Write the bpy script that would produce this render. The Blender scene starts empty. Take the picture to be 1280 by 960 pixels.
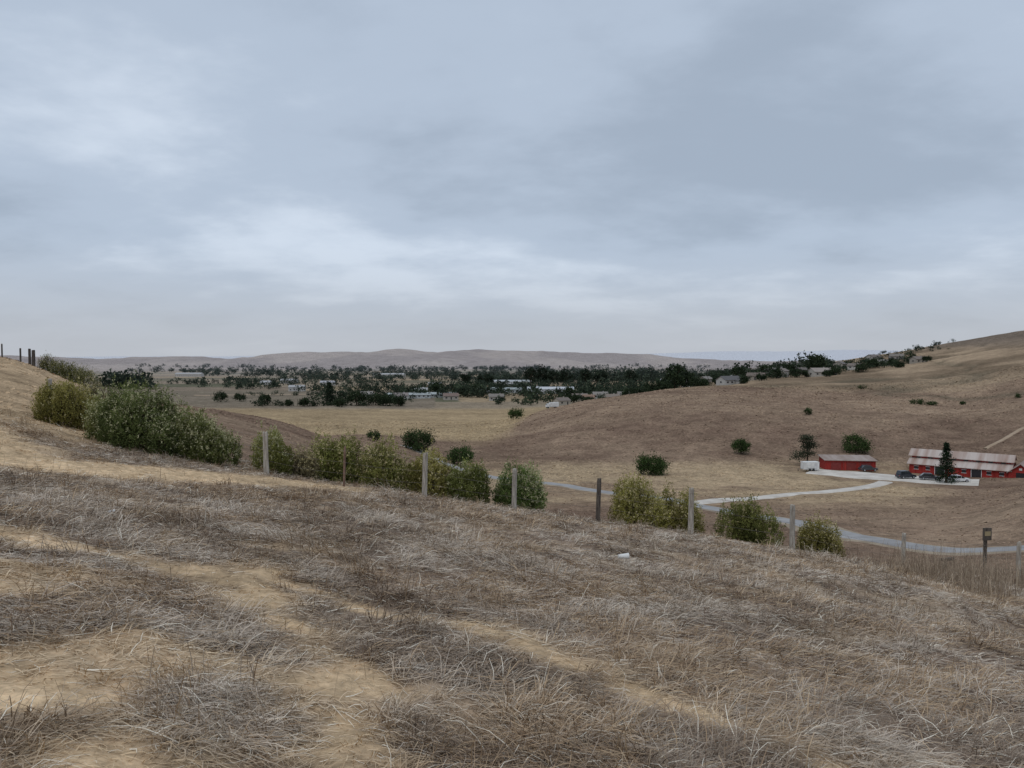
import bpy, math, random
import numpy as np
from mathutils import Vector, Matrix
random.seed(7); rng=np.random.default_rng(11)
scene=bpy.context.scene
scene.view_settings.view_transform='Standard'
scene.view_settings.look='None'
scene.view_settings.exposure=0

# ------------------------------------------------------------------ noise
def _h(xi,yi,seed):
    n=(xi.astype(np.int64)*374761393+yi.astype(np.int64)*668265263+np.int64(seed*1442695041))&0xffffffff
    n=((n^(n>>13))*1274126177)&0xffffffff
    n=n^(n>>16)
    return (n&0xffffff)/float(0xffffff)
def vn(x,y,seed=0):
    x=np.asarray(x,float);y=np.asarray(y,float)
    xi=np.floor(x);yi=np.floor(y);fx=x-xi;fy=y-yi
    fx=fx*fx*(3-2*fx);fy=fy*fy*(3-2*fy)
    a=_h(xi,yi,seed);b=_h(xi+1,yi,seed);c=_h(xi,yi+1,seed);d=_h(xi+1,yi+1,seed)
    return (a*(1-fx)+b*fx)*(1-fy)+(c*(1-fx)+d*fx)*fy
def fbm(x,y,seed=0,o=4):
    s=0;a=.5;t=0
    for i in range(o):
        s=s+a*vn(x,y,seed+i*17);t+=a;a*=.5
        x,y=x*1.63+y*1.22,-x*1.22+y*1.63
    return s/t
def ss(a,b,x):
    t=np.clip((x-a)/(b-a),0,1);return t*t*(3-2*t)

# ------------------------------------------------------------------ terrain survey
ROWS=[16,22,28,40,60,90,130,180,210,260,340,400,450,550,700,850,1200,1800,3000,4200,6000,9000,15000,30000]
T=[-.979,-.667,-.5625,-.458,-.323,-.198,-.042,.115,.271,.427,.583,.667,1.0]
Z={
-.979:[-1.4,-1.0,-.6,.2,1.2,2,2,0,-4,-12,-24,-30,-34,-36,-36,-37,-38,-42,-46,-6,-40,-90,-90,0],
-.667:[-2.1,-2.0,-1.7,-.9,.1,-.6,-4,-12,-18,-26,-34,-36,-36,-36,-36,-37,-38,-42,-46,-6,-40,-90,-90,0],
-.5625:[-2.3,-2.5,-2.5,-2.4,-2.3,-4,-8,-16,-21,-28,-35,-36,-36,-36,-36,-37,-38,-42,-46,-8,-40,-90,-90,0],
-.458:[-2.57,-2.95,-3.2,-3.7,-4.8,-6,-8.1,-16,-21,-28,-35,-36,-36,-36,-36,-37,-38,-42,-45,-2,-40,-90,-90,0],
-.323:[-2.9,-3.4,-4.0,-5.7,-7.8,-9,-10.5,-18,-23,-29,-35,-36,-36,-36,-36,-37,-38,-42,-44,9,-40,-90,-90,0],
-.198:[-3.2,-3.8,-4.8,-7.5,-10.5,-13.5,-16.5,-20.5,-23,-27,-34,-36,-36,-36,-36,-37,-38,-42,-42,14,-30,-90,-90,0],
-.042:[-3.57,-4.3,-5.8,-9.5,-15,-20,-25,-28,-29.5,-31,-33.5,-35.5,-36,-36,-36,-37,-38,-42,-42,10,-30,-90,-60,0],
.115:[-3.95,-4.8,-6.5,-10.5,-16.5,-21.5,-25,-28.6,-29.4,-27,-22.5,-22.3,-26,-33,-36,-36,-37,-42,-42,6,-30,-90,0,0],
.271:[-4.33,-5.3,-7.3,-11.5,-17,-21,-25,-28.6,-29,-24,-18,-16.3,-18.5,-21,-22.5,-25,-33,-42,-45,-12,-40,-90,75,0],
.427:[-4.7,-5.85,-8,-12.5,-17,-20.5,-24.5,-29,-29.6,-25,-19,-16.6,-16.6,-13.5,-9,-7,-20,-40,-50,-45,-40,-90,110,0],
.583:[-5.06,-6.4,-8.5,-12.5,-16.5,-20,-24.6,-29.4,-29.8,-25,-18,-13,-9,-3,7,15,8,-30,-50,-50,-40,-90,60,0],
.667:[-5.26,-6.6,-8.5,-12.3,-15.8,-18,-22.5,-28.6,-28,-21,-12,-7,-3,6,17,27,20,-20,-50,-50,-40,-90,20,0],
1.0:[-6,-7.5,-9,-11,-13,-13,-12,-10,-7,-3,6,12,18,28,42,50,45,10,-50,-50,-40,-90,0,0]}
def pchip(x,y,xq):
    x=np.asarray(x,float);y=np.asarray(y,float);h=np.diff(x);dl=np.diff(y)/h
    m=np.zeros_like(y)
    for i in range(1,len(x)-1):
        if dl[i-1]*dl[i]>0:
            w1=2*h[i]+h[i-1];w2=h[i]+2*h[i-1]
            m[i]=(w1+w2)/(w1/dl[i-1]+w2/dl[i])
    m[0]=dl[0];m[-1]=dl[-1]
    k=np.clip(np.searchsorted(x,xq)-1,0,len(x)-2)
    t=(xq-x[k])/h[k];t2=t*t;t3=t2*t
    return (2*t3-3*t2+1)*y[k]+(t3-2*t2+t)*h[k]*m[k]+(-2*t3+3*t2)*y[k+1]+(t3-t2)*h[k]*m[k+1]
NU=900;NT=360
ug=np.linspace(math.log(16),math.log(30000),NU);tg=np.linspace(-.979,1.0,NT)
cols=np.array([pchip(np.log(ROWS),Z[t],ug) for t in T])
G=np.zeros((NT,NU))
for j in range(NU): G[:,j]=pchip(T,cols[:,j],tg)
k=np.array([1,4,6,4,1])/16.
for it in range(8):
    P=np.pad(G,((2,2),(0,0)),mode='edge');G=sum(k[i]*P[i:i+NT] for i in range(5))
for it in range(2):
    P=np.pad(G,((0,0),(2,2)),mode='edge');G=sum(k[i]*P[:,i:i+NU] for i in range(5))
def base_h(x,y):
    x=np.asarray(x,float);y=np.asarray(y,float)
    r=np.hypot(x,y)+1e-6;th=np.arctan2(x,y);thc=np.clip(th,-.774,.785)
    t=np.tan(thc);d=r*np.cos(thc)
    u=(np.log(np.maximum(d,16))-ug[0])/(ug[1]-ug[0]);v=(t-tg[0])/(tg[1]-tg[0])
    u=np.clip(u,0,NU-1.001);v=np.clip(v,0,NT-1.001)
    ui=u.astype(int);vi=v.astype(int);fu=u-ui;fv=v-vi
    z=(G[vi,ui]*(1-fu)+G[vi,ui+1]*fu)*(1-fv)+(G[vi+1,ui]*(1-fu)+G[vi+1,ui+1]*fu)*fv
    w=ss(.8,2.3,np.abs(th));z=z*(1-w)+w*(-1.2-0.01*np.minimum(r,800))
    pl=-1.6-.15*x-.129*y
    w=ss(12,20,r);return pl*(1-w)+z*w
def height(x,y):
    x=np.asarray(x,float);y=np.asarray(y,float)
    z=base_h(x,y);r=np.hypot(x,y)
    a=1-ss(35,70,r)
    z=z+a*(.16*(fbm(x/1.9,y/1.5,3,3)-.5)+.10*(fbm(x/.36,y/.34,5,2)-.5))
    m=ss(30,60,r)
    flat=ss(150,165,r)*(1-ss(225,250,r))*(x>50)*1.0
    z=z+m*(1-flat)*(.9*(fbm(x/14,y/14,8,3)-.5))
    hill=ss(235,330,r)*(1-ss(900,1200,r))*ss(-.02,.15,x/np.maximum(y,1))
    z=z+hill*(6*(fbm(x/90,y/90,9,4)-.5)-2.2*(1-ss(0,.05,np.abs(fbm(x/120+3,y/70,21,3)-.5)))*ss(-17,-8,z))
    far=ss(2300,3800,r)*(1-ss(5500,7000,r))
    z=z+far*(78*(fbm(x/560,y/900,12,4)-.5)+16*(fbm(x/210,y/300,13,3)-.5)-8*(1-ss(0,.1,np.abs(fbm(x/400,y/330,31,4)-.5))))
    vf=ss(9500,13000,r);z=z+vf*90*(fbm(x/1800,y/2600,14,4)-.5)
    return z
def Hz(x,y): return float(height(np.array([x]),np.array([y]))[0])

# ------------------------------------------------------------------ mesh helpers
def build(name,V,F,C=None,mat=None,parent=None,smooth=False):
    V=np.asarray(V,np.float32);F=np.asarray(F,np.int32);n=F.shape[1]
    me=bpy.data.meshes.new(name)
    me.vertices.add(len(V));me.vertices.foreach_set('co',V.ravel())
    me.loops.add(F.size);me.loops.foreach_set('vertex_index',F.ravel())
    me.polygons.add(len(F));me.polygons.foreach_set('loop_start',np.arange(0,F.size,n,dtype=np.int32))
    me.polygons.foreach_set('loop_total',np.full(len(F),n,np.int32))
    if smooth: me.polygons.foreach_set('use_smooth',np.ones(len(F),bool))
    me.update(calc_edges=True)
    if C is not None:
        ca=me.color_attributes.new('Col','FLOAT_COLOR','POINT')
        C4=np.ones((len(V),4),np.float32);C4[:,:3]=C
        ca.data.foreach_set('color',C4.ravel())
    ob=bpy.data.objects.new(name,me);scene.collection.objects.link(ob)
    if mat: me.materials.append(mat)
    if parent: ob.parent=parent
    return ob
def nm(name):
    m=bpy.data.materials.new(name);m.use_nodes=True
    nt=m.node_tree;return m,nt,nt.nodes['Principled BSDF']
def mat_attr(name,transl=0):
    m=bpy.data.materials.new(name);m.use_nodes=True;nt=m.node_tree;nt.nodes.clear()
    o=nt.nodes.new('ShaderNodeOutputMaterial');a=nt.nodes.new('ShaderNodeAttribute');a.attribute_name='Col'
    b=nt.nodes.new('ShaderNodeBsdfDiffuse');nt.links.new(a.outputs['Color'],b.inputs[0]);res=b.outputs[0]
    if transl:
        tr=nt.nodes.new('ShaderNodeBsdfTranslucent');nt.links.new(a.outputs['Color'],tr.inputs[0]);mx=nt.nodes.new('ShaderNodeMixShader');mx.inputs[0].default_value=transl
        nt.links.new(res,mx.inputs[1]);nt.links.new(tr.outputs[0],mx.inputs[2]);res=mx.outputs[0]
    nt.links.new(res,o.inputs[0]);return m
def mat_noise(name,c1,c2,scale=3,rough=.8,stretch=(1,1,1),lo=.35,hi=.65,bump=0,spec=.3):
    m,nt,b=nm(name);tc=nt.nodes.new('ShaderNodeTexCoord');mp=nt.nodes.new('ShaderNodeMapping');mp.inputs['Scale'].default_value=stretch
    n=nt.nodes.new('ShaderNodeTexNoise');n.inputs['Scale'].default_value=scale;n.inputs['Detail'].default_value=6
    r=nt.nodes.new('ShaderNodeValToRGB');r.color_ramp.elements[0].position=lo;r.color_ramp.elements[1].position=hi
    r.color_ramp.elements[0].color=(*c1,1);r.color_ramp.elements[1].color=(*c2,1)
    L=nt.links.new;L(tc.outputs['Object'],mp.inputs[0]);L(mp.outputs[0],n.inputs['Vector']);L(n.outputs[0],r.inputs[0]);L(r.outputs[0],b.inputs['Base Color'])
    b.inputs['Roughness'].default_value=rough;b.inputs['Specular IOR Level'].default_value=spec
    if bump:
        bp=nt.nodes.new('ShaderNodeBump');bp.inputs['Strength'].default_value=bump;bp.inputs['Distance'].default_value=.02;L(n.outputs[0],bp.inputs['Height']);L(bp.outputs[0],b.inputs['Normal'])
    return m

# ------------------------------------------------------------------ cover map
def seg_dist(x,y,pts):
    d=np.full(x.shape,1e9)
    for (ax,ay),(bx,by) in zip(pts[:-1],pts[1:]):
        vx,vy=bx-ax,by-ay;t=np.clip(((x-ax)*vx+(y-ay)*vy)/(vx*vx+vy*vy),0,1)
        d=np.minimum(d,np.hypot(x-ax-t*vx,y-ay-t*vy))
    return d
TR1=[(-9,8.4),(-5.1,7.8),(-4.2,7.7),(-2.9,7.4),(-1.6,5.9),(-1.07,4.9),(-.8,3.6)]
TR2=[(-2.75,7.6),(-1.8,7.2),(-.85,6.8),(0,6.6),(.8,5.6),(1.8,4.6),(2.6,3)]
TR3=[(-4.5,4.2),(-2.6,3.8),(-1.5,3.2)]
PATH=[(-30,33),(-20,26),(-13,18),(-10,15.6),(-8.3,16.6),(-6.9,19.5),(-5.5,21)]
def straw(x,y):
    wx=x+.9*(fbm(x/.8,y/.8,41,4)-.5);wy=y+.9*(fbm(x/.8,y/.8,43,4)-.5)
    n=fbm(x/1.3,y/.8,51,4)
    brk=ss(.34,.54,fbm(x/.55,y/.4,57,3))
    a=1-ss(.08,.46,seg_dist(wx,wy,TR1));b=1-ss(.06,.38,seg_dist(wx,wy,TR2));c=1-ss(.15,.65,seg_dist(wx,wy,TR3))
    w=1-ss(.8,2.0,seg_dist(wx,wy,PATH))
    up=ss(20,26,y)*(x<-11)
    s=np.maximum.reduce([a*(.5+.5*brk),b*(.3+.6*brk),c*(.2+.7*brk),w,up*.8])
    lw=ss(1.,-2.5,x)*(1-ss(8,11,y))
    return np.clip(s+ss(.55,.70,n)*(.25+.5*lw),0,1)
def mixc(a,b,w):
    return a*(1-w[...,None])+b*w[...,None]
def cover(x,y,z):
    x=x.astype(float);y=y.astype(float)
    r=np.hypot(x,y);t=x/np.maximum(y,1e-3)
    A=lambda *c:np.array(c)
    n1=fbm(x/30,y/30,61,4);n2=fbm(x/6,y/6,62,4);n3=fbm(x/110,y/110,63,4)
    thatch=mixc(A(.19,.14,.105),A(.32,.25,.19),ss(.3,.7,fbm(x/.4,y/.4,66,3)))
    gold=A(.60,.44,.275)
    near=mixc(thatch,np.broadcast_to(gold,thatch.shape),straw(x,y))
    hillc=mixc(A(.150,.103,.075),A(.245,.178,.125),np.clip(ss(.35,.65,n2)*.35+ss(.4,.65,n1)*.4+ss(.48,.6,n3)*.35,0,1))
    gl=A(.41,.31,.20)
    c=mixc(near,hillc*1.15,ss(24,34,r))
    c=mixc(c,np.broadcast_to(gold*.75,c.shape),ss(20,26,y)*(1-ss(55,90,r))*ss(.5,.54,-t)*.8)
    md=ss(118,140,r)*(1-ss(200,222,y+26*(n1-.5)))*(t>-.06)*(1-ss(.50,.60,t))
    c=mixc(c,np.broadcast_to(gl*.95,c.shape),md*(.35+.6*ss(.38,.58,n2*.3+n1*.7)))
    plain=ss(0,1,(-30.5-z)/2.)*ss(225,290,r)*(1-ss(2300,3200,r))
    ca,sa=math.cos(.12),math.sin(.12);fx=(x*ca+y*sa);fy=(-x*sa+y*ca)
    row_=np.floor(fy/120);cell=_h(np.floor(fx/210+.37*row_),row_,77)
    pal=np.array([(.31,.24,.16),(.23,.185,.14),(.35,.28,.19),(.17,.15,.105),(.27,.22,.16),(.25,.20,.15),(.13,.125,.085),(.31,.255,.185)])
    pc=pal[np.clip((cell*8).astype(int),0,7)]
    pc=pc*(.85+.3*n1[...,None])
    gf=(1-ss(500,540,y))
    strp=.5+.5*np.sin((x*.35+y)*.22+3*n3)
    pc=mixc(pc,np.broadcast_to(A(.36,.27,.165),pc.shape)*(.62+.5*(.5*n1+.5*n3)+.10*strp)[...,None],gf)
    dk=ss(520,540,y)*(1-ss(800,820,y))*(t<-.1)
    pc=mixc(pc,np.broadcast_to(A(.205,.17,.13),pc.shape)*(.85+.3*n1[...,None]),dk*.9)
    c=mixc(c,pc,plain)
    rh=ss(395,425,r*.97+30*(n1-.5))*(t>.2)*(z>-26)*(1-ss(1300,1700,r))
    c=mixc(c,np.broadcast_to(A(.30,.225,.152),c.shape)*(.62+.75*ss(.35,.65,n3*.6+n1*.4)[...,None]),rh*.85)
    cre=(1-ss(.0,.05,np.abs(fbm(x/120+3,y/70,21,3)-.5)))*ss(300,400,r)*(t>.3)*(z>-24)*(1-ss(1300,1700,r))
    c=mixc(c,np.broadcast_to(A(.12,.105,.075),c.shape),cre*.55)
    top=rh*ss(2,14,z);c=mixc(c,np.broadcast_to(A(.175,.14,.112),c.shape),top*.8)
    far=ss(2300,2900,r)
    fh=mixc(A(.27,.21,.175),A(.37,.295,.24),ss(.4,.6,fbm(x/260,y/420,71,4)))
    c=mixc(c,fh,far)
    vf=ss(7500,10000,r);c=mixc(c,np.broadcast_to(A(.57,.585,.625),c.shape),vf)  # farthest ridge: air haze painted as a pale grey-blue surface colour
    hz=ss(700,3200,r)*.36*(1-vf);c=mixc(c,np.broadcast_to(A(.42,.425,.455),c.shape),hz)  # distance haze mixed into the albedo of plain and far hills
    return c

# ------------------------------------------------------------------ ground sheet
ths=np.concatenate([np.linspace(-math.pi,-.86,50,endpoint=False),np.linspace(-.86,.86,620),np.linspace(.86,math.pi,51)[1:-1]])
rs=np.concatenate([np.geomspace(.3,3,24,endpoint=False),np.geomspace(3,40,210,endpoint=False),np.geomspace(40,1300,380,endpoint=False),np.geomspace(1300,7000,150,endpoint=False),np.geomspace(7000,30000,50)])
RR,TT=np.meshgrid(rs,ths,indexing='ij')
X=RR*np.sin(TT);Y=RR*np.cos(TT);ZZ=height(X,Y)
nr,ntc=X.shape
V=np.stack([X,Y,ZZ],-1).reshape(-1,3)
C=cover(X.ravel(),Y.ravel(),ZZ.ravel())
i=np.arange(nr-1)[:,None]*ntc;j=np.arange(ntc)[None,:];j2=(j+1)%ntc
F=np.stack([i+j,i+j2,i+ntc+j2,i+ntc+j],-1).reshape(-1,4)[:,::-1]
m,nt,b=nm('dry_ground')
L=nt.links.new
a=nt.nodes.new('ShaderNodeAttribute');a.attribute_name='Col';g=nt.nodes.new('ShaderNodeNewGeometry')
out=a.outputs['Color']
for sc,amp,st in ((9,.36,(1,1,1)),(1.1,.38,(1,1,1)),(.22,.28,(1,1,.3)),(.025,.16,(1,1,1))):
    mp=nt.nodes.new('ShaderNodeMapping');mp.inputs['Scale'].default_value=st
    n=nt.nodes.new('ShaderNodeTexNoise');n.inputs['Scale'].default_value=sc;n.inputs['Detail'].default_value=5;n.inputs['Roughness'].default_value=.7
    L(g.outputs['Position'],mp.inputs[0]);L(mp.outputs[0],n.inputs['Vector'])
    mr=nt.nodes.new('ShaderNodeMapRange');mr.inputs[1].default_value=.3;mr.inputs[2].default_value=.7;mr.inputs[3].default_value=1-amp;mr.inputs[4].default_value=1+amp
    L(n.outputs[0],mr.inputs[0]);vm=nt.nodes.new('ShaderNodeVectorMath');vm.operation='SCALE';L(out,vm.inputs[0]);L(mr.outputs[0],vm.inputs['Scale']);out=vm.outputs[0]
    if sc==9: fine=n
nt.nodes.remove(b);b=nt.nodes.new('ShaderNodeBsdfDiffuse');L(b.outputs[0],nt.nodes['Material Output'].inputs[0])
L(out,b.inputs[0])
bp=nt.nodes.new('ShaderNodeBump');bp.inputs['Strength'].default_value=.6;bp.inputs['Distance'].default_value=.05;L(fine.outputs[0],bp.inputs['Height']);L(bp.outputs[0],b.inputs['Normal'])
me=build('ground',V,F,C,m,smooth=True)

# ------------------------------------------------------------------ dry grass blades
mg=mat_attr('dry_grass',0)
def blades(N,x,y,ang,Ln,lift,width,col,segs=3,z0=None):
    s=np.linspace(0,1,segs+1)[None,:]
    bend=rng.normal(0,.55,N)[:,None]
    an=ang[:,None]+bend*s
    dx=np.cos(an);dy=np.sin(an)
    px=x[:,None]+Ln[:,None]*s*dx;py=y[:,None]+Ln[:,None]*s*dy
    pz=height(px,py)*.6+.4*height(x,y)[:,None]+.4*(base_h(px,py)-base_h(x,y)[:,None])
    pz=pz+lift[:,None]*(np.sin(s*math.pi*.62)) - .005
    if z0 is not None: pz=pz+z0[:,None]*(1-.6*s)
    w=width[:,None]*(1-.85*s)*.5
    tw=rng.uniform(-.8,.8,N)[:,None]
    sx=-dy*np.cos(tw);sy=dx*np.cos(tw);sz=np.sin(tw)+0*s
    A=np.stack([px+sx*w,py+sy*w,pz+sz*w],-1);B=np.stack([px-sx*w,py-sy*w,pz-sz*w],-1)
    V=np.stack([A,B],2).reshape(-1,3)
    k=(np.arange(N)*(segs+1)*2)[:,None]+np.arange(segs)[None,:]*2
    F=np.stack([k,k+1,k+3,k+2],-1).reshape(-1,4)
    C=np.repeat(col,(segs+1)*2,axis=0)
    return V,F,C
def flowdir(x,y): return -.55+4.2*(fbm(x/1.3,y/1.0,95,3)-.5)
NTf=22000
u=rng.uniform(0,1,NTf);d=(2.3**.75+u*(27**.75-2.3**.75))**(1/.75)
tx=rng.uniform(-.86,.86,NTf)*d;ty=d
kp=(rng.uniform(0,1,NTf)<(.18+1.2*ss(.38,.6,fbm(tx/.9,ty/.8,91,3))))&(rng.uniform(0,1,NTf)<1-.93*straw(tx,ty));tx=tx[kp];ty=ty[kp];NTf=len(tx)
tr_=np.hypot(tx,ty);tsz=rng.uniform(.05,.17,NTf)*(1+tr_/28);tlift=rng.gamma(2.2,.034,NTf);ttone=rng.uniform(0,1,NTf);tdir=flowdir(tx,ty)+rng.normal(0,.7,NTf);tspr=rng.uniform(.2,.9,NTf)
NB=240000
k_=rng.integers(0,NTf,NB);oa=rng.uniform(0,2*math.pi,NB);orr=np.abs(rng.normal(0,1,NB))*tsz[k_]
x1=tx[k_]+np.cos(oa)*orr;y1=ty[k_]+np.sin(oa)*orr
vx=np.cos(tdir[k_])+tspr[k_]*np.cos(oa);vy=np.sin(tdir[k_])+tspr[k_]*np.sin(oa)
a1=np.arctan2(vy,vx)+rng.normal(0,.3,NB)
L1_=rng.uniform(.10,.34,NB);l1=tlift[k_]*rng.uniform(.3,1.3,NB);t1=ttone[k_]*.8+.2*rng.uniform(0,1,NB)
N=170000
u=rng.uniform(0,1,N);d=(2.3**.8+u*(27**.8-2.3**.8))**1.25
x0=rng.uniform(-.86,.86,N)*d;y0=d
s0=straw(x0,y0);kp=rng.uniform(0,1,N)<(1-.6*s0);x0=x0[kp];y0=y0[kp];N=len(x0)
a0=flowdir(x0,y0)+rng.normal(0,1.0,N);L0=rng.uniform(.06,.24,N);l0=rng.gamma(1.6,.016,N);t0=np.clip(fbm(x0/.5,y0/.4,98,3)*1.6-.3+rng.normal(0,.2,N),0,1)
x=np.concatenate([x1,x0]);y=np.concatenate([y1,y0]);ang=np.concatenate([a1,a0]);Ln=np.concatenate([L1_,L0]);lift=np.concatenate([l1,l0]);tn=np.concatenate([t1,t0]);N=len(x)
s_=straw(x,y);r=np.hypot(x,y);Ln=Ln*(1-.45*s_);lift=lift*(1-.7*s_)
width=rng.uniform(.0025,.0058,N)*(1+r/10)
v=rng.uniform(0,1,N)
tone=np.clip(.5*ss(.34,.66,fbm(x/1.2,y/.8,99,3))+.5*tn,0,1)
colA=mixc(np.array([.42,.355,.29]),np.array([.70,.61,.51]),v);colB=mixc(np.array([.15,.11,.083]),np.array([.36,.28,.21]),v)
col=mixc(colB,colA,ss(.2,.8,tone));col=mixc(col,mixc(np.array([.52,.38,.23]),np.array([.80,.63,.42]),v),np.clip(s_*1.05,0,1))
q=rng.uniform(0,1,N);col[q<.08]=np.array([.82,.76,.64])
rw=ss(.48,.62,fbm(x/1.6,y/1.1,141,3));wm=(rng.uniform(0,1,N)<.10+.42*rw)&(s_<.4);col[wm]=mixc(np.array([.29,.195,.125]),np.array([.60,.455,.30]),v[wm])
V1,F1,C1=blades(N,x,y,ang,Ln,lift,width,col)
N2=9000
d=(3.0**.9+rng.uniform(0,1,N2)*(27**.9-3.0**.9))**(1/.9);t=rng.uniform(-.86,.86,N2);x=t*d;y=d
kp=(fbm(x/1.2,y/1.0,120,3)>.5)&(rng.uniform(0,1,N2)<1-.8*straw(x,y));x=x[kp];y=y[kp];N2=len(x);r=np.hypot(x,y)
V2,F2,C2=blades(N2,x,y,rng.uniform(-3,3,N2),rng.uniform(.03,.2,N2),rng.uniform(.08,.28,N2),rng.uniform(.002,.0038,N2)*(1+r/10),
    mixc(np.array([.18,.12,.085]),np.array([.50,.40,.28]),rng.uniform(0,1,N2)))
build('dry_grass',np.vstack([V1,V2]),np.vstack([F1,F2+len(V1)]),np.vstack([C1,C2]),mg)
# low grass tufts on the valley slopes
N4=170000
d=(26**.9+rng.uniform(0,1,N4)*(420**.9-26**.9))**(1/.9);t=rng.uniform(-.78,.82,N4);x=t*d;y=d
kp=fbm(x/5,y/5,151,3)>rng.uniform(.3,.6,N4)
kp&=~((x>68)&(x<112)&(y>166)&(y<200))
x=x[kp];y=y[kp];N4=len(x);z=height(x,y)
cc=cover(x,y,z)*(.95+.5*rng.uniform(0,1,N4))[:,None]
sz=(.06+.0014*y)*rng.uniform(.5,1.3,N4);an=rng.uniform(0,6.28,N4);ca=np.cos(an)*sz*.9;sa=np.sin(an)*sz*.9
hh=sz*rng.uniform(.2,.5,N4);lx_=rng.normal(0,.6,N4)*sz;ly_=(rng.normal(0,.5,N4)+.7)*sz;dz=height(x+lx_,y+ly_)-z
V=np.stack([np.stack([x-ca,y-sa,z-.1*sz],-1),np.stack([x+ca,y+sa,z-.1*sz],-1),np.stack([x+ca*.5+lx_,y+sa*.5+ly_,z+dz+hh],-1),np.stack([x-ca*.6+lx_,y-sa*.6+ly_,z+dz+hh*.7],-1)],1).reshape(-1,3)
ROADKEEP=(V,N4,cc,x,y)

# tall dry weeds at the right of the fence
N3=15000
x=rng.uniform(8.6,18.5,N3);y=19.4+rng.normal(0,1.4,N3)+.05*(x-9)
kp=rng.uniform(0,1,N3)<ss(8.6,12,x)*(.15+ss(.35,.6,fbm(x/.7,y/.7,130,2)));x=x[kp];y=y[kp];N3=len(x)
V3,F3,C3=blades(N3,x,y,rng.uniform(0,6.28,N3),rng.uniform(.03,.34,N3),rng.gamma(5,.095,N3).clip(.1,.95)*(.35+1.2*fbm(x/.9,y/.9,131,3)),rng.uniform(.006,.013,N3),
    mixc(np.array([.20,.15,.11]),np.array([.52,.42,.31]),rng.uniform(0,1,N3)),segs=4)
build('dry_weeds',V3,F3,C3,mg)

# ------------------------------------------------------------------ foliage
mf=mat_attr('foliage',.22)
def leaf_quads(P,D,Ls,Ws):
    n=len(P);D=D/np.linalg.norm(D,axis=1)[:,None]
    R=rng.normal(size=(n,3));S=np.cross(D,R);S/=np.linalg.norm(S,axis=1)[:,None]+1e-9
    a=P;b=P+D*Ls[:,None]*.5+S*Ws[:,None]*.5;c=P+D*Ls[:,None];d=P+D*Ls[:,None]*.5-S*Ws[:,None]*.5
    V=np.stack([a,b,c,d],1).reshape(-1,3);F=np.arange(n*4).reshape(n,4);return V,F
def tube(p0,p1,r0,r1,n=6):
    p0=np.array(p0,float);p1=np.array(p1,float);D=p1-p0;D/=np.linalg.norm(D)+1e-9
    a=np.cross(D,[.3,.9,.1]);a/=np.linalg.norm(a);b=np.cross(D,a);th=np.arange(n)*2*math.pi/n
    ring=np.cos(th)[:,None]*a+np.sin(th)[:,None]*b
    V=np.vstack([p0+ring*r0,p1+ring*r1]);k=np.arange(n);F=np.stack([k,(k+1)%n,(k+1)%n+n,k+n],-1);return V,F
class Acc:
    def __init__(s): s.V=[];s.F=[];s.C=[];s.n=0
    def add(s,V,F,C):
        s.V.append(V);s.F.append(F+s.n);s.n+=len(V)
        C=np.asarray(C,float)
        if C.ndim==1:C=np.broadcast_to(C,(len(V),3))
        s.C.append(C)
    def out(s,name,mat,parent=None): return build(name,np.vstack(s.V),np.vstack(s.F),np.vstack(s.C),mat,parent)
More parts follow.
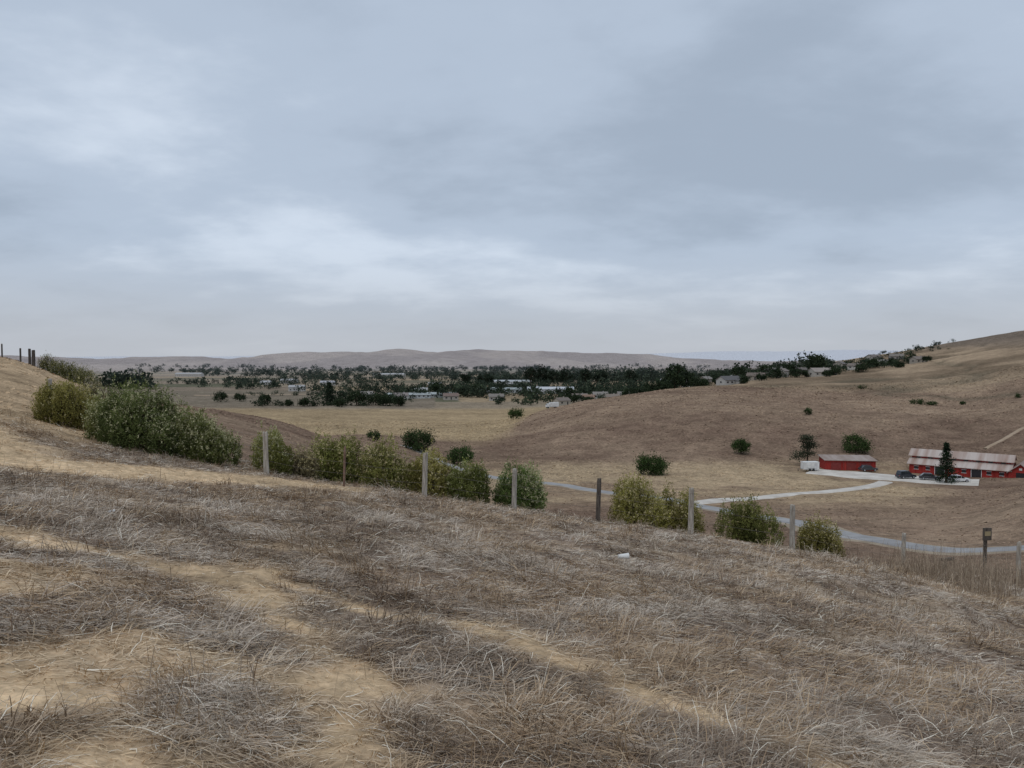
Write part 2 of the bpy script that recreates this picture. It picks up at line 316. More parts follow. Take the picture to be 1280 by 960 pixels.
def bush(name,x,y,w,dp,h,nsh,cdark,clight,ctip,tipf=.5,lobes=None,leaf=.052):
    A=Acc()
    nl=lobes or max(4,int(w*3))
    lr=rng.uniform(.20,.30,nl)*w if w<2.2 else rng.uniform(.17,.27,nl)*w
    lx=np.linspace(-1,1,nl)*(w*.5-lr.mean())*1.05+rng.uniform(-.05,.05,nl)*w;ly=rng.uniform(-.35,.35,nl)*dp*.7
    env=np.clip(1-(np.abs(lx)/(w*.56))**2.2,.42,1)
    lh=h*env*rng.uniform(.78,1.05,nl)
    lt=rng.uniform(.78,1.2,nl)
    lz=np.array([Hz(x+a,y+b_) for a,b_ in zip(lx,ly)])
    for k in range(nl):
        for q in range(3):
            o=rng.normal(0,.35,3)*lr[k]
            V,F=tube([x+lx[k]*.7,y+ly[k]*.5,lz[k]-.05],[x+lx[k]+o[0],y+ly[k]+o[1],lz[k]+lh[k]*.75],.022,.006,5);A.add(V,F,[.13,.10,.07])
    k=rng.integers(0,nl,nsh)
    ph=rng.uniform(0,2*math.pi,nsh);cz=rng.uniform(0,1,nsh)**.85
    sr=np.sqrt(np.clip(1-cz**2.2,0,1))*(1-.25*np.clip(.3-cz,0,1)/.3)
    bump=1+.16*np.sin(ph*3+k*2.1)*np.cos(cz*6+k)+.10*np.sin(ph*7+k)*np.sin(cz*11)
    rad=rng.uniform(.30,1,nsh)**.45*bump
    ce=np.stack([x+lx[k],y+ly[k],lz[k]],-1)
    off=np.stack([np.cos(ph)*sr*lr[k],np.sin(ph)*sr*lr[k]*1.15,cz*lh[k]*.93],-1)*rad[:,None]
    base=ce+off
    D=off/np.linalg.norm(off,axis=1)[:,None]*.6+np.array([0,0,.8])+rng.normal(0,.25,(nsh,3));D/=np.linalg.norm(D,axis=1)[:,None]
    sl=rng.uniform(.05,.17,nsh)*(.6+h*.3);sl[rng.uniform(0,1,nsh)<.06]*=1.8
    M=8
    s=rng.uniform(0,1,(nsh,M))
    P=(base[:,None,:]+D[:,None,:]*(s*sl[:,None])[...,None]+rng.normal(0,.016,(nsh,M,3))).reshape(-1,3)
    LD=(D[:,None,:]*.7+rng.normal(0,.6,(nsh,M,3))).reshape(-1,3)
    Ls=rng.uniform(.6,1.3,len(P))*leaf;V,F=leaf_quads(P,LD,Ls,Ls*.55)
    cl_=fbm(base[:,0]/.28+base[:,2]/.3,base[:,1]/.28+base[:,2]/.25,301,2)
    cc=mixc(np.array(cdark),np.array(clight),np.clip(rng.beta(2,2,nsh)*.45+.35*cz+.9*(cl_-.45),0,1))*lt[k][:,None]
    tip=(rng.uniform(0,1,nsh)<tipf*np.clip(cz*1.5,0,1)*(rad>.7)*(.4+1.2*(lt[k]>.95)))
    ct=np.repeat(cc[:,None,:],M,1);tm=tip[:,None]&(s>.35);ct[tm]=np.array(ctip)
    ct=ct.reshape(-1,3)*rng.uniform(.75,1.25,len(P))[:,None]
    A.add(V,F,np.repeat(ct,4,0))
    return A.out(name,mf)
GD=(.045,.06,.022);GL=(.185,.215,.075);TP=(.50,.48,.29)
YD=(.13,.12,.035);YL=(.44,.395,.13);YT=(.56,.49,.27)
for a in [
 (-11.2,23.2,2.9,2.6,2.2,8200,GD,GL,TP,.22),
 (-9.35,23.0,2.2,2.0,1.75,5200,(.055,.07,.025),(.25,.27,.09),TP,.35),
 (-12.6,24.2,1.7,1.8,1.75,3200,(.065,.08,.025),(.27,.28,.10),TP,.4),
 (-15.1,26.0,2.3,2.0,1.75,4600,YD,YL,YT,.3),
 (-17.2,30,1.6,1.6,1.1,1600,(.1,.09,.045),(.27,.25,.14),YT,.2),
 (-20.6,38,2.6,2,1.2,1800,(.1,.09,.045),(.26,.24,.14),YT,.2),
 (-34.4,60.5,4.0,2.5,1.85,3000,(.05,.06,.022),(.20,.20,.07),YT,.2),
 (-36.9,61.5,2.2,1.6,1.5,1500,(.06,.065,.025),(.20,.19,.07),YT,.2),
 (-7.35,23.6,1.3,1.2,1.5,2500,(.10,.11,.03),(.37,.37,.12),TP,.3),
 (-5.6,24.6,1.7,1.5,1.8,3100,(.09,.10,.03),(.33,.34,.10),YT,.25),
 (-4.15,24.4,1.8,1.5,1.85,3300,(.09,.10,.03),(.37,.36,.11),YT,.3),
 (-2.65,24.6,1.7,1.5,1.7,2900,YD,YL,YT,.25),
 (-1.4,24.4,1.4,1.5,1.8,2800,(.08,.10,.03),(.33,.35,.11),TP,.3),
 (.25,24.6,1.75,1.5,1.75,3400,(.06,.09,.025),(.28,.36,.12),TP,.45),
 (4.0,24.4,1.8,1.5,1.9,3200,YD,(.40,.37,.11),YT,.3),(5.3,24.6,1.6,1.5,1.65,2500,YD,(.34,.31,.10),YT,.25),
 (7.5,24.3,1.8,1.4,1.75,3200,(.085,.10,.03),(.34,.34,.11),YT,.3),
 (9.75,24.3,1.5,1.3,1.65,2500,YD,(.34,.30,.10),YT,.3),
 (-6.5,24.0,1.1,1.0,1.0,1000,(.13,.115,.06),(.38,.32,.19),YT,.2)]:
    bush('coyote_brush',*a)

def crown(A,x,y,z,h,w,n,cd,cl,kind='round',leaf=.5,trunk=True,dp=None,far=False):
    dp=dp or w
    if trunk:
        tr=h*.028+.05
        V,F=tube([x,y,z-.4],[x+.02*h,y,z+h*.55],tr,tr*.45,7);A.add(V,F,[.12,.09,.07])
        if kind=='round':
            for q in range(5):
                an=q*1.26+rng.uniform(0,.6);V,F=tube([x,y,z+h*(.12+.05*q)],[x+math.cos(an)*w*.33,y+math.sin(an)*w*.33,z+h*(.45+.06*q)],tr*.5,tr*.15,5);A.add(V,F,[.12,.09,.07])
    if kind=='round':
        nc=9 if far else 26;ph=rng.uniform(0,6.28,nc);cz=rng.uniform(-.9,1,nc);sr=np.sqrt(1-cz*cz*.8);rd=rng.uniform(.45,1,nc)**.6
        cc=np.stack([np.cos(ph)*sr*w*.36*rd,np.sin(ph)*sr*dp*.36*rd,h*.47+cz*h*.38*rd],-1);cs=rng.uniform(.085,.14,nc)*w
        csz=np.full(nc,.8)
    elif kind=='cone':
        nc=max(12,int(h*3.4));f=np.linspace(.06,1,nc);ph=np.arange(nc)*2.4;rr=(1-f)**.8*w*.34
        cc=np.stack([np.cos(ph)*rr,np.sin(ph)*rr,f*h*.97],-1);cs=.07*w+.15*w*(1-f);csz=np.full(nc,.6)
    elif kind=='pine':
        nc=16;f=np.sort(rng.uniform(.2,1,nc));ph=rng.uniform(0,6.28,nc);rr=rng.uniform(.5,1,nc)*(1.05-f)*w*.55
        cc=np.stack([np.cos(ph)*rr,np.sin(ph)*rr,f*h*.94],-1);cs=rng.uniform(.09,.15,nc)*w;csz=np.full(nc,.45)
    k=rng.integers(0,nc,n);P=cc[k]+rng.normal(size=(n,3))*np.stack([cs[k],cs[k],cs[k]*csz[k]],-1)*.75
    P[:,2]=np.maximum(P[:,2],h*.02);P+=np.array([x,y,z])
    D=rng.normal(size=(n,3))+np.array([0,0,.3]);Ls=rng.uniform(.6,1.3,n)*leaf
    V,F=leaf_quads(P,D,Ls,Ls*.8)
    tone=rng.uniform(.6,1.3,nc)[k]
    c=mixc(np.array(cd),np.array(cl),rng.beta(2,2.5,n))*tone[:,None]
    A.add(V,F,np.repeat(c,4,0))
TG=(.026,.042,.018);TL=(.085,.12,.048);CGD=(.018,.028,.019);CGL=(.05,.068,.042)
def tree(name,t,d,h,w,n,cd=TG,cl=TL,kind='round',leaf=None,dp=None):
    x=t*d;A=Acc();crown(A,x,d,Hz(x,d)-.15,h,w,n,cd,cl,kind,leaf or h*.055,True,dp);return A.out(name,mf)
BR=(.10,.15,.05)
tree('oak_tree',.182,186,5.4,8.6,5200,cl=BR,leaf=.34)
tree('oak_tree',.299,222,5.2,6.0,3000,cl=BR,leaf=.32)
tree('oak_tree',.449,226,6.2,9.4,4200,cl=BR,leaf=.36)
tree('pine_tree',.386,206,8.4,8.6,2600,(.035,.042,.03),(.11,.115,.07),'pine',.36)
tree('cypress_tree',.568,175,9.6,4.2,4200,CGD,(.04,.068,.032),'cone',.27)
tree('oak_tree',-.123,205,6.6,10,5200,leaf=.36)
tree('oak_tree',-.067,196,5.6,8.4,3800,cl=BR,leaf=.34)
tree('oak_tree',.005,395,7.0,9.2,1800,leaf=.5,cl=BR)
tree('oak_tree',-.18,205,3.4,4.6,1300,leaf=.3)
tree('oak_tree',.386,285,3.0,3.6,900,leaf=.3)
tree('shrub',.528,318,2.4,6.5,900,leaf=.35);tree('shrub',.548,314,1.8,5.2,700,leaf=.35);tree('shrub',.588,320,1.6,3,400,leaf=.35)
tree('shrub',.456,395,2.4,5,500,leaf=.35);tree('shrub',.66,300,2.2,3,400,leaf=.3)
tree('cypress_tree',-.238,560,17,10,2200,CGD,CGL,'cone',.9)
for t,d,h,w in [(-.203,560,13.5,17),(-.178,560,10,15),(-.148,550,8.5,10),(-.225,540,7,9),(-.271,545,6.5,8),(-.323,560,9,11),(-.29,550,6,7),(-.165,555,9,13),
    (-.096,690,15,17),(-.07,700,11,14),(-.045,700,12,18),(.212,560,23,18),(.228,570,15,12),(.165,520,9,14),(.18,530,11,12),(.152,510,7,10),(.195,520,12,12),
    (.20,505,8,9),(.397,600,17,19),(.08,560,8,9),(.10,545,6,8),(.118,540,6,6),(.075,640,12,10),(.345,560,8,10),(.36,640,11,14),(.52,640,8,10),(.495,600,6,9),(.295,600,12,15),(.33,610,11,14),(.27,560,8,12),
    (.25,530,7,9),(.302,505,5,8),(.325,515,6,9),(.37,560,8,10),(.385,560,6,9),(.42,545,6,9),(.455,570,7,11),(.47,590,8,12),(.24,545,9,11),(.505,560,5,8),(.54,585,5,8),(.41,530,5,7),(-.38,600,9,13),(-.355,610,7,11)]:
    tree('oak_tree',t,d,h,w,1300,cd=CGD,cl=(.068,.092,.045),leaf=h*.06+.3)
for t,d,h,w in [(.024,980,27,20),(.04,1000,29,22),(.055,990,21,22),(.07,1010,24,22),(.095,1000,24,20),(.115,1010,20,24),(.155,990,20,22),(-.036,1000,18,20),(-.03,960,14,14),(-.06,980,15,18)]:
    tree('eucalyptus_tree',t,d,h,w,900,cd=CGD,cl=(.05,.064,.042),leaf=1.9)
A=Acc()
def row(t0,t1,d0,d1,n,h0,h1,gap=0.):
    for q in range(n):
        f=rng.uniform();t=t0+(t1-t0)*f;d=d0+(d1-d0)*rng.uniform();h=rng.uniform(h0,h1)*rng.choice([.65,1,1,1.25]);x=t*d
        if vn(np.array([x/60.]),np.array([d/60.]),411)[0]<.22: continue
        hz=min(max((d-500)/2200,0),1)*.5  # haze share by distance, blended into the leaf colours below
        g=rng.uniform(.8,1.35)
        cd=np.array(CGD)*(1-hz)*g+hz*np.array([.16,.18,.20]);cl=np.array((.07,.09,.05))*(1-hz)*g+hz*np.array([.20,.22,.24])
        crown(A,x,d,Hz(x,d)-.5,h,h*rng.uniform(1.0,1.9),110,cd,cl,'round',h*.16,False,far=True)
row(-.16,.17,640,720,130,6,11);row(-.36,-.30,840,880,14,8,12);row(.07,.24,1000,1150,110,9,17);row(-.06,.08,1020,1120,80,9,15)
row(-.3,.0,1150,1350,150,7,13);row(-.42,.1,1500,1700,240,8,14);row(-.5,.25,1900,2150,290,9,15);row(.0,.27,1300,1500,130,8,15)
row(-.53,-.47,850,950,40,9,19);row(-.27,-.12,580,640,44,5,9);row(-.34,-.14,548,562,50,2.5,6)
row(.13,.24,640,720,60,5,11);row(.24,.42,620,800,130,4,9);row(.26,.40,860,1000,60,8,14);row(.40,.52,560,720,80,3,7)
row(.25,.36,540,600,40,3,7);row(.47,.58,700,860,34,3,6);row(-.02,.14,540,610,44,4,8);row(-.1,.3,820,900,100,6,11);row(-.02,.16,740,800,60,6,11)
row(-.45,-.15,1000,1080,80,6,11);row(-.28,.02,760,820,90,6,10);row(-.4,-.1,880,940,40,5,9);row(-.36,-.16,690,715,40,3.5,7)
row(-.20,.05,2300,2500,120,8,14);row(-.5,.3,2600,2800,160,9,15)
A.out('distant_trees',mf)

# ------------------------------------------------------------------ roads
def catmull(pts,n=10):
    P=[pts[0]]+list(pts)+[pts[-1]];o=[]
    for i in range(1,len(P)-2):
        p0,p1,p2,p3=[np.array(q,float) for q in P[i-1:i+3]]
        for k in range(n):
            t=k/n;o.append(.5*((2*p1)+(-p0+p2)*t+(2*p0-5*p1+4*p2-p3)*t*t+(-p0+3*p1-3*p2+p3)*t**3))
    o.append(np.array(P[-2],float));return np.array(o)
def road(name,pts,w,off,mat,wob=0.,n=14,cross=9):
    c=catmull(pts,n);tg_=np.gradient(c,axis=0);tg_/=np.linalg.norm(tg_,axis=1)[:,None];nn=np.stack([-tg_[:,1],tg_[:,0]],-1)
    s=np.linspace(-.5,.5,cross);wv=w*(1+wob*(fbm(c[:,0]/4,c[:,1]/4,201,2)-.5))
    Pq=c[:,None,:]+nn[:,None,:]*(s[None,:,None]*wv[:,None,None])
    zz=height(Pq[...,0],Pq[...,1]);zz=.5*zz+.5*zz.mean(1,keepdims=True)
    zz=np.maximum(zz,height(Pq[...,0],Pq[...,1]))+off
    zz[:,0]-=off+.1;zz[:,-1]-=off+.1
    V=np.concatenate([Pq,zz[...,None]],-1).reshape(-1,3)
    i=np.arange(len(c)-1)[:,None]*cross;j=np.arange(cross-1)[None,:]
    F=np.stack([i+j,i+j+1,i+cross+j+1,i+cross+j],-1).reshape(-1,4)
    return build(name,V,F,None,mat,smooth=True)
asph=mat_noise('worn_asphalt',(.27,.265,.265),(.36,.355,.35),.4,.9,spec=.1)
grav=mat_noise('pale_gravel',(.48,.44,.39),(.64,.60,.54),.35,.95,spec=.1)
dirt=mat_noise('dirt_track',(.32,.24,.165),(.40,.31,.225),.3,.95,spec=.1)
shoul=mat_noise('gravel_shoulder',(.25,.20,.145),(.36,.295,.22),.5,.95,spec=.1)
RP=[(66,47),(54,55),(43,66),(38,79),(36,97),(31,125),(20,147),(8.6,165),(-5.3,176),(-16,190),(-30,215)]
DP=[(30,129),(37,134),(46,139),(61,149),(77,165),(86,176)]
road('road_shoulder',RP,5.4,.08,shoul,.7)
road('road',RP,3.8,.14,asph,.06)
road('driveway',DP,3.6,.18,grav,.4)
road('parking_yard',[(76,194),(83,189),(91,184),(99,180),(107,175)],13,.2,grav,.4)
road('dirt_track',[(141,228),(158,241),(183,258),(215,285)],1.7,.2,dirt,.4,cross=5)
road('field_road',[(-290,700),(-120,730),(40,700),(150,690)],6,.3,dirt,.2)
V,N4,cc,x,y=ROADKEEP
dr=np.minimum(seg_dist(x,y,RP),seg_dist(x,y,DP));kp=dr>3.6
V=V.reshape(-1,4,3)[kp].reshape(-1,3);cc=cc[kp]
build('hillside_grass',V,np.arange(len(V)).reshape(-1,4),np.repeat(cc,4,0),mg)

# ------------------------------------------------------------------ small builders
def empty(name,x,y,z,rz=0):
    e=bpy.data.objects.new(name,None);scene.collection.objects.link(e);e.location=(x,y,z);e.rotation_euler=(0,0,rz);e.empty_display_size=.2;return e
def polymesh(name,verts,faces,mat,parent,bev=0):
    me=bpy.data.meshes.new(name);me.from_pydata(verts,[],faces);me.update();ob=bpy.data.objects.new(name,me);scene.collection.objects.link(ob)
    me.materials.append(mat);ob.parent=parent
    if bev:
        mo=ob.modifiers.new('b','BEVEL');mo.width=bev;mo.segments=2
    return ob
def box(name,c,s,mat,parent,bev=0,rot=None):
    x,y,z=[q/2 for q in s]
    v=[(-x,-y,-z),(x,-y,-z),(x,y,-z),(-x,y,-z),(-x,-y,z),(x,-y,z),(x,y,z),(-x,y,z)]
    f=[(0,3,2,1),(4,5,6,7),(0,1,5,4),(1,2,6,5),(2,3,7,6),(3,0,4,7)]
    ob=polymesh(name,v,f,mat,parent,bev);ob.location=c
    if rot:ob.rotation_euler=rot
    return ob
def prism(name,prof,x0,x1,mat,parent,bev=0):
    n=len(prof);v=[(x0,a,b) for a,b in prof]+[(x1,a,b) for a,b in prof]
    f=[tuple(range(n))[::-1],tuple(range(n,2*n))]+[(k,(k+1)%n,(k+1)%n+n,k+n) for k in range(n)]
    return polymesh(name,v,f,mat,parent,bev)
def prismy(name,prof,y0,y1,mat,parent,bev=0):
    n=len(prof);v=[(a,y0,b) for a,b in prof]+[(a,y1,b) for a,b in prof]
    f=[tuple(range(n)),tuple(range(n,2*n))[::-1]]+[((k+1)%n,k,k+n,(k+1)%n+n) for k in range(n)]
    return polymesh(name,v,f,mat,parent,bev)
def cyl(name,c,r,l,mat,parent,axis='y',n=16):
    th=[2*math.pi*k/n for k in range(n)];v=[]
    for s in (-l/2,l/2):
        for a in th:
            p=(math.cos(a)*r,s,math.sin(a)*r) if axis=='y' else (math.cos(a)*r,math.sin(a)*r,s)
            v.append(p)
    f=[tuple(range(n)),tuple(range(n,2*n))[::-1]]+[((k+1)%n,k,k+n,(k+1)%n+n) for k in range(n)]
    ob=polymesh(name,v,f,mat,parent);ob.location=c;return ob
FC={}
def flat(name,c,rough=.6,spec=.4):
    kk=(tuple(c),rough)
    if kk not in FC: FC[kk]=mat_noise(name,tuple(q*.85 for q in c),tuple(min(1,q*1.1) for q in c),1.5,rough,spec=spec)
    return FC[kk]
red=mat_noise('red_boards',(.27,.03,.026),(.40,.055,.045),1.2,.8,(3,3,.3),spec=.1)
roofm=mat_noise('weathered_metal_roof',(.30,.20,.16),(.50,.44,.40),.42,.8,(1.3,.1,.1),.33,.60,spec=.05)
roofg=mat_noise('grey_metal_roof',(.28,.22,.19),(.38,.32,.29),.8,.8,(1,.2,.2),spec=.05)
white=flat('white_paint',(.72,.72,.70));dark=flat('dark_opening',(.03,.03,.035),.3);glass=flat('car_glass',(.03,.035,.041),.1,.6)
rub=flat('rubber',(.025,.025,.025),.9);chrome=flat('wheel_metal',(.4,.4,.42),.4)
# --- barn
bx,by=101.2,194.5;ang=math.atan2(-.62,.78)
L_=21.5
cx=bx+.78*L_/2+.62*5;cy=by-.62*L_/2+.78*5
zb=min(Hz(cx,cy),Hz(cx-8,cy-2),Hz(cx+8,cy-8))+.1
B=empty('red_barn',cx,cy,zb,ang);h=L_/2
prism('walls',[(-5.4,-1.5),(5.4,-1.5),(5.4,2.3),(2.5,3.35),(2.5,4.15),(0,5.35),(-2.5,4.15),(-2.5,3.35),(-5.4,2.3)],-h,h,red,B)
for s in (-1,1):
    prism('aisle_roof',[(s*6.0,2.16),(s*2.503,3.42),(s*2.503,3.54),(s*6.0,2.28)],-h-.5,h+.5,roofm,B)
    prism('upper_roof',[(s*3.1,3.93),(0.004*s,5.42),(0.004*s,5.56),(s*3.1,4.07)],-h-.7,h+.7,roofm,B)
for k in range(8):
    xx=-h+1.6+k*2.62
    if k in (2,5):
        box('door',(xx,-5.43,1.0),(2.0,.06,2.0),dark,B);box('door_frame',(xx,-5.43,2.06),(2.3,.1,.12),white,B)
        for q in(-1,1): box('door_jamb',(xx+q*1.08,-5.43,1.0),(.12,.1,2.0),white,B)
    else:
        box('window',(xx,-5.42,1.35),(.9,.05,.7),dark,B);box('window_frame',(xx,-5.44,1.76),(1.1,.1,.1),white,B);box('window_sill',(xx,-5.44,.95),(1.1,.1,.1),white,B)
    box('clerestory_window',(xx,-2.52,3.72),(1.0,.05,.35),dark,B)
for e in(-1,1):
    box('end_door',(e*(h+.03),0,1.4),(.06,3.2,2.8),flat('barn_door',(.30,.05,.04)),B)
    box('door_track',(e*(h+.06),0,2.9),(.1,5,.12),white,B);box('loft_door',(e*(h+.03),0,4.2),(.06,1.1,1.0),dark,B)
prismy('wing_walls',[(h-.2,-1.5),(h+4.6,-1.5),(h+4.6,2.2),(h+2.2,4.0),(h-.2,2.2)],-5.8,2,red,B)
for s in(-1,1): prismy('wing_roof',[(h+2.2+s*2.8,1.82),(h+2.2+s*.004,4.06),(h+2.2+s*.004,4.2),(h+2.2+s*2.8,1.96)],-6.3,2.2,roofg,B)
box('wing_door',(h+2.2,-5.83,1.0),(1.8,.06,2.1),dark,B);box('wing_vent',(h+2.2,-5.83,2.9),(.6,.06,.5),white,B)
# --- shed
sx,sy=87.6,200;S=empty('red_shed',sx,sy,Hz(sx,sy)-.1,-.12)
prism('walls',[(-3,-1),(3,-1),(3,3.1),(-3,2.6)],-6.2,6.2,red,S)
prism('roof',[(-3.5,2.66),(3.5,3.25),(3.5,3.39),(-3.5,2.80)],-6.6,6.6,roofg,S)
for q in (-3.6,0.2,3.8): box('door',(q,-3.03,1.1),(2.4,.06,2.1),flat('shed_door',(.22,.034,.03)),S)
for q in (-1.7,2.1): box('post',(q,-3.06,1.2),(.12,.1,2.5),flat('red_trim',(.30,.06,.05)),S)
# --- gable house
def house(name,t,d,rz,l,w,hh,rh,wc,rc,wing=False):
    x=t*d;E=empty(name,x,d,Hz(x,d)+.3,rz);wm=flat(name+'_wall',wc,.8,.1);rm=flat(name+'_roof',rc,.85,.1)
    prism('walls',[(-w/2,-3),(w/2,-3),(w/2,hh),(0,hh+rh),(-w/2,hh)],-l/2,l/2,wm,E)
    for s in(-1,1):
        ov=.5;k=rh/(w/2)
        prism('roof',[(s*(w/2+ov),hh-ov*k+.04),(.003*s,hh+rh+.04),(.003*s,hh+rh+.22),(s*(w/2+ov),hh-ov*k+.22)],-l/2-.5,l/2+.5,rm,E)
    if wing:
        a=l*.27
        prismy('wing_walls',[(a-3,-3),(a+3,-3),(a+3,hh-.3),(a,hh+rh*.7),(a-3,hh-.3)],-w/2-3.5,-w/2+1,wm,E)
        for s in(-1,1): prismy('wing_roof',[(a+s*3.5,hh-.55),(a+s*.004,hh+rh*.7+.05),(a+s*.004,hh+rh*.7+.22),(a+s*3.5,hh-.38)],-w/2-4,-w/2+1.5,rm,E)
        box('garage_door',(a,-w/2-3.53,1.0),(3.6,.06,2.2),dark,E)
    n=max(2,int(l/3.5))
    for q in range(n):
        xx=-l/2+l*(q+.5)/n
        if wing and abs(xx-l*.27)<3.4: continue
        if q==n//2: box('door',(xx,-w/2-.03,1.05),(1.0,.06,2.1),dark,E)
        else: box('window',(xx,-w/2-.03,1.5),(1.4,.06,1.1),dark,E)
    box('window',(-l/2-.03,0,1.5),(.06,1.4,1.1),dark,E)
    if name!='greenhouse': box('chimney',(l*.22,w*.15,hh+rh),(.8,.6,1.4),wm,E)
    return E
W=(.48,.465,.44)
for a in [(.283,515,.5,15,9,3,2.4,(.42,.41,.39),(.13,.125,.125),True),(.318,560,-.5,12,8,3,2,(.33,.29,.24),(.17,.14,.12)),(.352,585,.9,10,7,4.5,1.8,(.40,.37,.33),(.22,.19,.17)),
  (.402,560,.3,17,9,3,2.6,(.46,.43,.38),(.32,.28,.25),True),(.446,600,-.7,9,7,2.8,1.6,(.5,.48,.44),(.2,.17,.15)),(.427,660,.9,12,8,3,2,(.36,.33,.29),(.2,.18,.17)),(.36,700,0,12,8,3,2,W,(.3,.3,.3)),
  (.252,620,.8,11,8,3,1.8,(.36,.33,.29),(.24,.22,.2)),(.13,575,.3,10,7,3,1.8,(.46,.44,.38),(.24,.2,.17)),(.10,590,-.2,9,7,3,1.8,(.42,.32,.24),(.25,.17,.13)),(.088,610,.1,12,8,3,1.8,(.4,.38,.35),(.24,.2,.18),True),
  (.145,600,.1,9,7,3,2,(.42,.38,.34),(.22,.2,.18)),(-.32,1000,0,14,8,3,2,W,(.4,.4,.4)),(.53,600,.2,11,8,3,2,(.36,.32,.27),(.2,.17,.15)),(-.145,640,.1,12,8,3,2,(.5,.49,.47),(.24,.21,.2)),
  (.03,780,.1,14,9,3.5,2,W,(.4,.4,.42)),(-.24,980,.1,18,9,3.5,2,W,(.4,.4,.42)),(.065,545,.6,10,7,3,1.8,(.42,.38,.32),(.2,.17,.15)),(.115,640,0,12,8,3,2,(.44,.44,.42),(.24,.22,.2)),(.17,650,.3,12,8,3,2,W,(.22,.2,.2)),
  (.375,640,.4,12,8,3,2,(.36,.32,.28),(.16,.14,.13)),(.482,640,.3,11,8,3,2,(.34,.3,.26),(.24,.22,.2)),(-.02,620,0,12,8,3,2,(.42,.40,.37),(.22,.2,.18)),(-.08,630,.2,12,8,3,2,(.42,.38,.33),(.2,.15,.13)),(.2,900,0,14,9,3,2,W,(.4,.4,.4)),
  (.32,800,.1,13,8,4,2,(.45,.4,.36),(.25,.22,.2)),(-.1,900,0,16,9,4,2,W,(.4,.4,.4)),(.0,880,0,18,9,4,2,(.42,.4,.38),(.35,.35,.35)),(-.19,660,.5,11,8,3,2,(.4,.38,.35),(.28,.26,.24)),(-.12,720,0,14,9,4,2,W,(.38,.38,.38)),(-.28,800,.1,16,9,4,2,W,(.38,.38,.38)),
  (.47,720,.5,12,8,4,2,(.42,.4,.36),(.18,.16,.15)),(.50,690,-.3,11,8,3,2,(.36,.33,.3),(.2,.18,.16)),(.335,640,-.2,13,8,4,2,(.44,.42,.38),(.16,.15,.14)),(.298,660,.2,12,8,4,2,(.4,.36,.3),(.22,.2,.18)),(.23,600,-.4,9,7,3,2,(.4,.38,.34),(.18,.16,.15))]:
    house('house',*a)
for a in [(.05,740,.02,44,14,4,2,(.62,.63,.64),(.52,.54,.56)),(-.135,655,.05,38,10,2.6,1.4,(.46,.48,.48),(.38,.41,.41)),(-.10,670,.0,36,10,2.6,1.4,(.45,.48,.47),(.38,.42,.42)),(-.005,1000,0,60,14,4,2,W,(.45,.47,.48)),
  (-.42,1500,0,50,16,5,2,W,(.42,.42,.42)),(-.16,1450,0,60,16,5,2,W,(.44,.44,.44)),(-.29,1050,0,22,10,4,2,W,(.42,.42,.42)),(-.02,760,0,50,12,3,1.5,(.42,.44,.44),(.38,.42,.42))]:
    house('greenhouse',*a)

# --- vehicles
def car(name,x,y,rz,col,suv=False):
    z=Hz(x,y)+.26;E=empty(name,x,y,z,rz);pm=flat(name+'_paint',col,.3,.6);hh=1.0 if suv else .86;rt=1.75 if suv else 1.45
    body=[(-2.25,.3),(2.2,.3),(2.28,.55),(2.15,.78),(1.2,hh),(-2.0,hh),(-2.28,.8)]
    prismy('body',body,-.9,.9,pm,E,.06)
    cab=[(1.15,hh+.003),(.45,rt-.05),(.2,rt),(-1.3 if not suv else -1.8,rt),(-1.95 if not suv else -2.15,hh+.003)]
    prismy('windows',cab,-.78,.78,glass,E,.04)
    prismy('roof_panel',[(.35,rt+.004),(.2,rt+.05),(-1.2 if not suv else -1.7,rt+.05),(-1.35 if not suv else -1.85,rt+.004)],-.72,.72,pm,E)
    for a in (-1.4,1.4):
        for s in(-1,1): cyl('wheel',(a,s*.84,.33),.33,.22,rub,E);cyl('hub',(a,s*.96,.33),.19,.03,chrome,E)
    for s in(-1,1):
        box('headlight',(2.2,s*.62,.66),(.14,.35,.14),white,E);box('tail_light',(-2.24,s*.68,.75),(.1,.25,.16),red,E)
        for a in(-.35,.55): box('pillar',(a-.3,s*.785,(hh+rt)/2),(.07,.03,rt-hh),pm,E)
    return E
car('suv',93.8,182,.2,(.03,.035,.045),True)
car('parked_car',98.4,180,-.4,(.04,.04,.05))
car('parked_car',103.2,176.5,-.15,(.70,.71,.72))
car('parked_car',90.6,194.6,.1,(.05,.05,.055))
tx,ty=75.6,194;E=empty('cargo_trailer',tx,ty,Hz(tx,ty)+.15,.1)
box('box_body',(0,0,1.35),(4.0,2.0,1.8),white,E,.06);box('roof_cap',(0,0,2.29),(4.04,2.04,.08),white,E)
for s in(-1,1):
    for a in(-.45,.45): cyl('wheel',(a,s*.95,.33),.33,.22,rub,E)
    box('fender',(0,s*.98,.72),(1.8,.2,.06),dark,E)
box('drawbar',(-2.6,0,.5),(1.3,.12,.12),dark,E);box('side_door',(1.1,-1.02,1.3),(.8,.03,1.5),flat('trailer_door',(.6,.6,.6)),E);cyl('jockey_wheel',(-3.1,0,.2),.14,.1,rub,E)
tx,ty=.053*430,430;E=empty('box_truck',tx,ty,Hz(tx,ty)+.1,.3)
box('cargo_box',(.8,0,2.1),(5.2,2.3,2.4),white,E,.05);prismy('cab',[(-3.9,.7),(-1.9,.7),(-1.9,2.6),(-3.1,2.6),(-3.9,1.7)],-1.1,1.1,white,E,.05);box('windshield',(-3.55,0,2.1),(.1,1.9,.7),glass,E,rot=(0,.7,0))
for a in(-3,1.6):
    for s in(-1,1): cyl('wheel',(a,s*1.0,.48),.48,.3,rub,E)
box('chassis',(-.4,0,.75),(6.2,.9,.25),dark,E)

